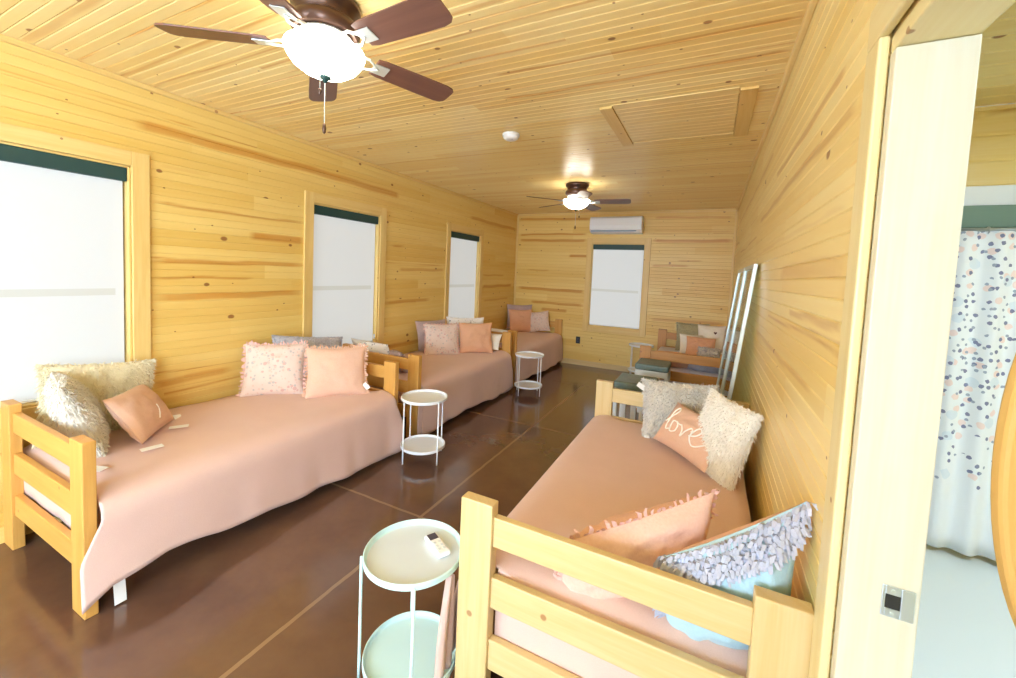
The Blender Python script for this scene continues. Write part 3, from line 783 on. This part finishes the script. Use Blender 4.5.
# ------------------------------------------------------------------ round two-tier side tables
def side_table(label, x, y, rot, top=('white', 'white'), d=.36, hgt=.50):
    r = d / 2
    root = empty('side_table', (x, y, 0), rot); tag(root, label, 'side table', 'round white two tier side tables')
    def tray(nm, z, rr, mi):
        m = MB(); m.lathe([(0.0001, z - .006), (rr - .004, z - .006), (rr, z - .002), (rr, z + .016), (rr - .003, z + .018), (rr - .006, z + .016), (rr - .008, z + .003), (rr - .014, z), (.0001, z)], 56)
        rim = [1 if (z + .0025 > v[2] > z - .001 and math.hypot(v[0], v[1]) < rr - .007) else 0 for v in m.v]
        m.mi = [1 if all(rim[i] for i in f) else 0 for f in m.f]
        return m.build(nm, [M[top[0]], M[top[1]]], root, 0, False)
    tray('table_top', hgt - .018, r, 0); lo = tray('lower_shelf', .10, r - .006, 0); lo.data.polygons.foreach_set('material_index', [0] * len(lo.data.polygons))
    for k in range(4):
        a = PI / 4 + k * PI / 2; c, s = math.cos(a), math.sin(a); m = MB()
        rr = r + .0045
        m.tube([(rr * c, rr * s, 0), (rr * c, rr * s, .1), (rr * c, rr * s, hgt - .012)], .0055, 8)
        m.build('leg', M[top[0]], root, 0, True)
    return root
side_table('pale aqua and white round two tier side table in the foreground by the footboard', -.888, 1.125, -.1, ('mint', 'mtop'), .35)
side_table('white round two tier side table between the nearest and middle left beds', -1.965, 2.555, .5)
side_table('white round two tier side table between the middle and back corner left beds', -1.965, 4.64, .5)
side_table('white round side table by the back wall beside the far right bed', -.885, 6.40, .1)
rc = empty('remote_control', (-.832, 1.185, .484), math.radians(-28)); tag(rc, 'white remote control with a small dark screen on the aqua side table', 'remote control')
b = MB(); b.box((-.062, -.024, 0), (.062, .024, .02)); b.build('body', M['wplastic'], rc, .007, False, 3)
b = MB(); b.box((-.056, -.017, .0195), (-.022, .017, .0208)); b.build('display', M['dark'], rc)
for i in range(3):
    for j in (-1, 1):
        b = MB(); b.box((-.008 + i * .02, j * .009 - .005, .0195), (.004 + i * .02, j * .009 + .005, .0212)); b.build('button', M['mtop'], rc, .0015)

# ------------------------------------------------------------------ cushioned white stools
def stool(label, x, y):
    root = empty('stool', (x, y, 0)); tag(root, label, 'stool', 'white stools with green seats')
    w, d, hs = .33, .36, .555
    o = cbox('seat_cushion', (w, d, .065), (0, 0, hs + .0325), M['cushion'], root, .02); o.modifiers['bevel'].segments = 4
    for (ax, s) in (('y', -1), ('y', 1)): cbox('apron', (w - .02, .02, .06), (0, s * (d / 2 - .016), hs - .03), M['white'], root)
    for s in (-1, 1): cbox('apron', (.02, d - .04, .06), (s * (w / 2 - .016), 0, hs - .03), M['white'], root)
    for sx in (-1, 1):
        for sy in (-1, 1): cbox('leg', (.032, .032, hs), (sx * (w / 2 - .02), sy * (d / 2 - .02), hs / 2), M['white'], root, .004)
    for s in (-1, 1): cbox('stretcher', (w - .05, .018, .03), (0, s * (d / 2 - .02), .16), M['white'], root)
    for k in range(3): cbox('slat', (.028, .014, .34), (-.07 + k * .07, -d / 2 + .02, .34), M['white'], root, .003)
    return root
stool('white stool with dark green padded seat just behind the headboard of the foreground bed', -.525, 3.67)
stool('white stool with dark green padded seat against the footboard of the far right bed', -.49, 4.535)

# ------------------------------------------------------------------ framed glass panels leaning on the right wall
def panel(label, y0, y1):
    hgt = 1.63; xb, xt = .085, .247
    ang = math.asin((xt - xb) / hgt)
    root = empty('glass_panel', (xb, (y0 + y1) / 2, .001)); root.rotation_euler = (0, ang, 0)
    tag(root, label, 'glass panel', 'framed glass panels leaning on the wall')
    w = y1 - y0; t = .024; fw = .030
    for s in (-1, 1): cbox('stile', (t, fw, hgt), (0, s * (w / 2 - fw / 2), hgt / 2 + .003), M['silver'], root)
    for z in (fw / 2, hgt - fw / 2): cbox('rail', (t, w - 2 * fw, fw), (0, 0, z + .003), M['silver'], root)
    cbox('pane', (.005, w - 2 * fw + .004, hgt - 2 * fw + .004), (0, 0, hgt / 2 + .003), M['pane'], root, 0)
    return root
panel('silver framed glass panel leaning on the right wall, nearer the foreground bed', 3.02, 3.80)
panel('silver framed glass panel leaning on the right wall, nearer the far right bed', 3.86, 4.68)

# ------------------------------------------------------------------ ceiling fans
def fan(label, x, y, a0, R=.60, zb=-.175):
    root = empty('ceiling_fan', (x, y, H)); tag(root, label, 'ceiling fan', 'ceiling fans')
    m = MB(); m.lathe([(.0001, -.002), (.125, -.002), (.132, -.012), (.130, -.030), (.112, -.045), (.108, -.070), (.126, -.082), (.130, -.112), (.118, -.128), (.0001, -.130)], 48)
    m.build('motor_housing', M['bronze'], root, 0, True).modifiers.new('e', 'EDGE_SPLIT').split_angle = math.radians(50)
    m = MB(); m.lathe([(.0001, -.130), (.098, -.131), (.104, -.140), (.090, -.168), (.085, -.185), (.0001, -.186)], 40)
    m.build('collar', M['silver'], root, 0, True).modifiers.new('e', 'EDGE_SPLIT').split_angle = math.radians(50)
    m = MB(); m.lathe([(.128, -.180), (.150, -.184), (.152, -.192), (.143, -.215), (.122, -.244), (.088, -.268), (.045, -.282), (.0001, -.286)], 48)
    m.lathe([(.0001, -.1865), (.128, -.180)], 48)
    m.build('glass_bowl', M['bowl'], root, 0, True)['label'] = 'lit frosted glass bowl'
    m = MB(); m.lathe([(.0001, -.284), (.022, -.287), (.024, -.292), (.012, -.300), (.008, -.308), (.0001, -.312)], 20); m.build('finial', M['green'], root, 0, True)
    for k in range(5):
        a = math.radians(a0 + 72 * k)
        Rz = Matrix.Rotation(a, 4, 'Z') @ Matrix.Rotation(math.radians(-12), 4, 'X')
        br = MB()
        for s in (-1, 1):
            br.tube([(.095, 0, .012), (.13, s * .030, .004), (.17, s * .036, 0), (.205, s * .014, -.004), (.225, 0, -.004)], .006, 8)
        br.box((.20, -.030, -.006), (.265, .030, -.002))
        bo = br.build('blade_iron', M['silver'], root, 0, False); bo.matrix_local = Matrix.Translation((0, 0, zb)) @ Rz
        pts = []
        for i in range(9): pts.append((.20 + .05 * (1 - math.cos(i / 8 * PI / 2)) * 0, 0))
        out = [(.205, -.052), (.24, -.060), (.45, -.066), (R - .05, -.067), (R - .018, -.060), (R - .003, -.045), (R, -.025), (R, .025), (R - .003, .045), (R - .018, .060), (R - .05, .067), (.45, .066), (.24, .060), (.205, .052)]
        bl = MB(); n = len(out)
        bl.add([(px_, py_, 0) for px_, py_ in out] + [(px_, py_, .007) for px_, py_ in out],
               [tuple(range(n))[::-1], tuple(range(n, 2 * n))] + [(i, (i + 1) % n, n + (i + 1) % n, n + i) for i in range(n)])
        b_ = bl.build('blade', M['blade'], root, .002); b_.matrix_local = Matrix.Translation((0, 0, zb)) @ Rz
    ch = MB(); ch.tube([(.0, 0, -.31), (0, 0, -.47)], .0016, 6); c = ch.build('pull_chain', M['silver'], root)
    fb = MB(); fb.lathe([(.0001, -.47), (.005, -.475), (.008, -.49), (.006, -.508), (.0001, -.514)], 14); fb.build('fob', M['bronze'], c, 0, True)
    ch = MB(); ch.tube([(.06, -.07, -.18), (.063, -.073, -.28), (.063, -.073, -.37)], .0015, 6); c = ch.build('pull_chain', M['silver'], root)
    fb = MB(); fb.lathe([(.0001, -.37), (.005, -.374), (.007, -.385), (.0001, -.398)], 12, (.063, -.073, 0)); fb.build('fob', M['bronze'], c, 0, True)
    return root
fan('five blade walnut ceiling fan with lit bowl lamp, nearest the camera', -1.45, 1.17, 70)
fan('small far ceiling fan with lit bowl lamp, hung before the back window', -1.44, 4.55, 9, .60, -.205)

# ------------------------------------------------------------------ fixtures
sd = empty('smoke_detector', (-1.418, 2.785, H)); tag(sd, 'round white smoke detector on the ceiling between the two fans', 'smoke detector')
m = MB(); m.lathe([(.0001, -.003), (.062, -.003), (.065, -.010), (.064, -.022), (.0001, -.022)], 36); m.build('base', M['wplastic'], sd, 0, False)
m = MB(); m.lathe([(.058, -.0225), (.056, -.036), (.044, -.046), (.02, -.049), (.0001, -.049)], 36); m.build('cover', M['wplastic'], sd, 0, True)
m = MB(); m.lathe([(.0001, -.0515), (.005, -.0515), (.006, -.049)], 12, (.02, -.02, 0)); m.build('test_button', M['gplastic'], sd)

ac = empty('air_conditioner', (-1.395, YB, 2.185)); tag(ac, 'white wall air conditioner above the back window', 'air conditioner')
m = MB(); pr = [(0, 0), (-.13, 0.01), (-.195, .055), (-.205, .12), (-.20, .235), (-.16, .262), (0, .262)]; hw = .40
m.add([(-hw, y, z) for y, z in pr] + [(hw, y, z) for y, z in pr], [tuple(range(7)), tuple(range(7, 14))[::-1]] + [(i, (i + 1) % 7, 7 + (i + 1) % 7, 7 + i) for i in range(7)])
m.build('body', M['wplastic'], ac, .008)
o = cbox('louver', (.70, .012, .035), (-.03, -.175, .042), M['gplastic'], ac, .003); o.rotation_euler = (math.radians(-52), 0, 0); o['label'] = 'blue grey air outlet louver'
cbox('side_seam', (.006, .17, .20), (hw + .001, -.09, .14), M['wplastic'], ac, .002)

ol = empty('wall_outlet', (-1.94, YB - .001, .42)); tag(ol, 'black electrical outlet low on the back wall beside the corner bed', 'outlet')
cbox('cover_plate', (.072, .007, .115), (0, -.0045, 0), M['black'], ol, .003)
for z in (-.022, .022):
    r = cbox('socket', (.032, .004, .028), (0, -.010, z), M['dark'], ol, .004)

ha = empty('attic_hatch', (-.275, 2.92, H)); tag(ha, 'square wooden attic hatch with plain side boards in the ceiling', 'hatch')
cbox('trim_board', (.078, .76, .014), (-.375, 0, -.008), M['cy'], ha, .002); cbox('trim_board', (.085, .78, .014), (.390, .01, -.008), M['cy'], ha, .002)
cbox('trim_board', (.676, .075, .006), (.005, -.36, -.004), M['kx'], ha, .002); cbox('trim_board', (.676, .05, .006), (.005, .37, -.004), M['kx'], ha, .002)
b = MB()
for k in range(11): b.box((-.334, -.32 + k * .0585, -.0075), (.344, -.264 + k * .0585, -.001))
b.build('panel', M['kx'], ha, .003)

# ------------------------------------------------------------------ world, camera
w = bpy.data.worlds.new('World'); sc.world = w; w.use_nodes = True
w.node_tree.nodes['Background'].inputs[0].default_value = (.75, .85, 1, 1); w.node_tree.nodes['Background'].inputs[1].default_value = .6

cam = bpy.data.cameras.new('Camera'); co = bpy.data.objects.new('Camera', cam); COL.objects.link(co); sc.camera = co
f, cyy, yaw, pit, roll = 406.843, 296.8691, -.4608, -.0597, .0447
fwd = Vector((math.sin(yaw) * math.cos(pit), math.cos(yaw) * math.cos(pit), math.sin(pit)))
rt = Vector((math.cos(yaw), -math.sin(yaw), 0)); up = rt.cross(fwd)
r2 = rt * math.cos(roll) + up * math.sin(roll); u2 = up * math.cos(roll) - rt * math.sin(roll)
mw = Matrix((r2, u2, -fwd)).transposed().to_4x4(); mw.translation = (0, 0, 1.5); co.matrix_world = mw
cam.sensor_fit = 'HORIZONTAL'; cam.sensor_width = 36; cam.lens = f / 1016 * 36; cam.shift_y = -(339 - cyy) / 1016; cam.clip_start = .02

vs_ = sc.view_settings
vs_.view_transform = 'Standard'; vs_.look = 'None'; vs_.gamma = 1; vs_.exposure = 0.5; vs_.use_curve_mapping = False
sc.cycles.use_denoising = True
sc.cycles.max_bounces = 14; sc.cycles.diffuse_bounces = 8
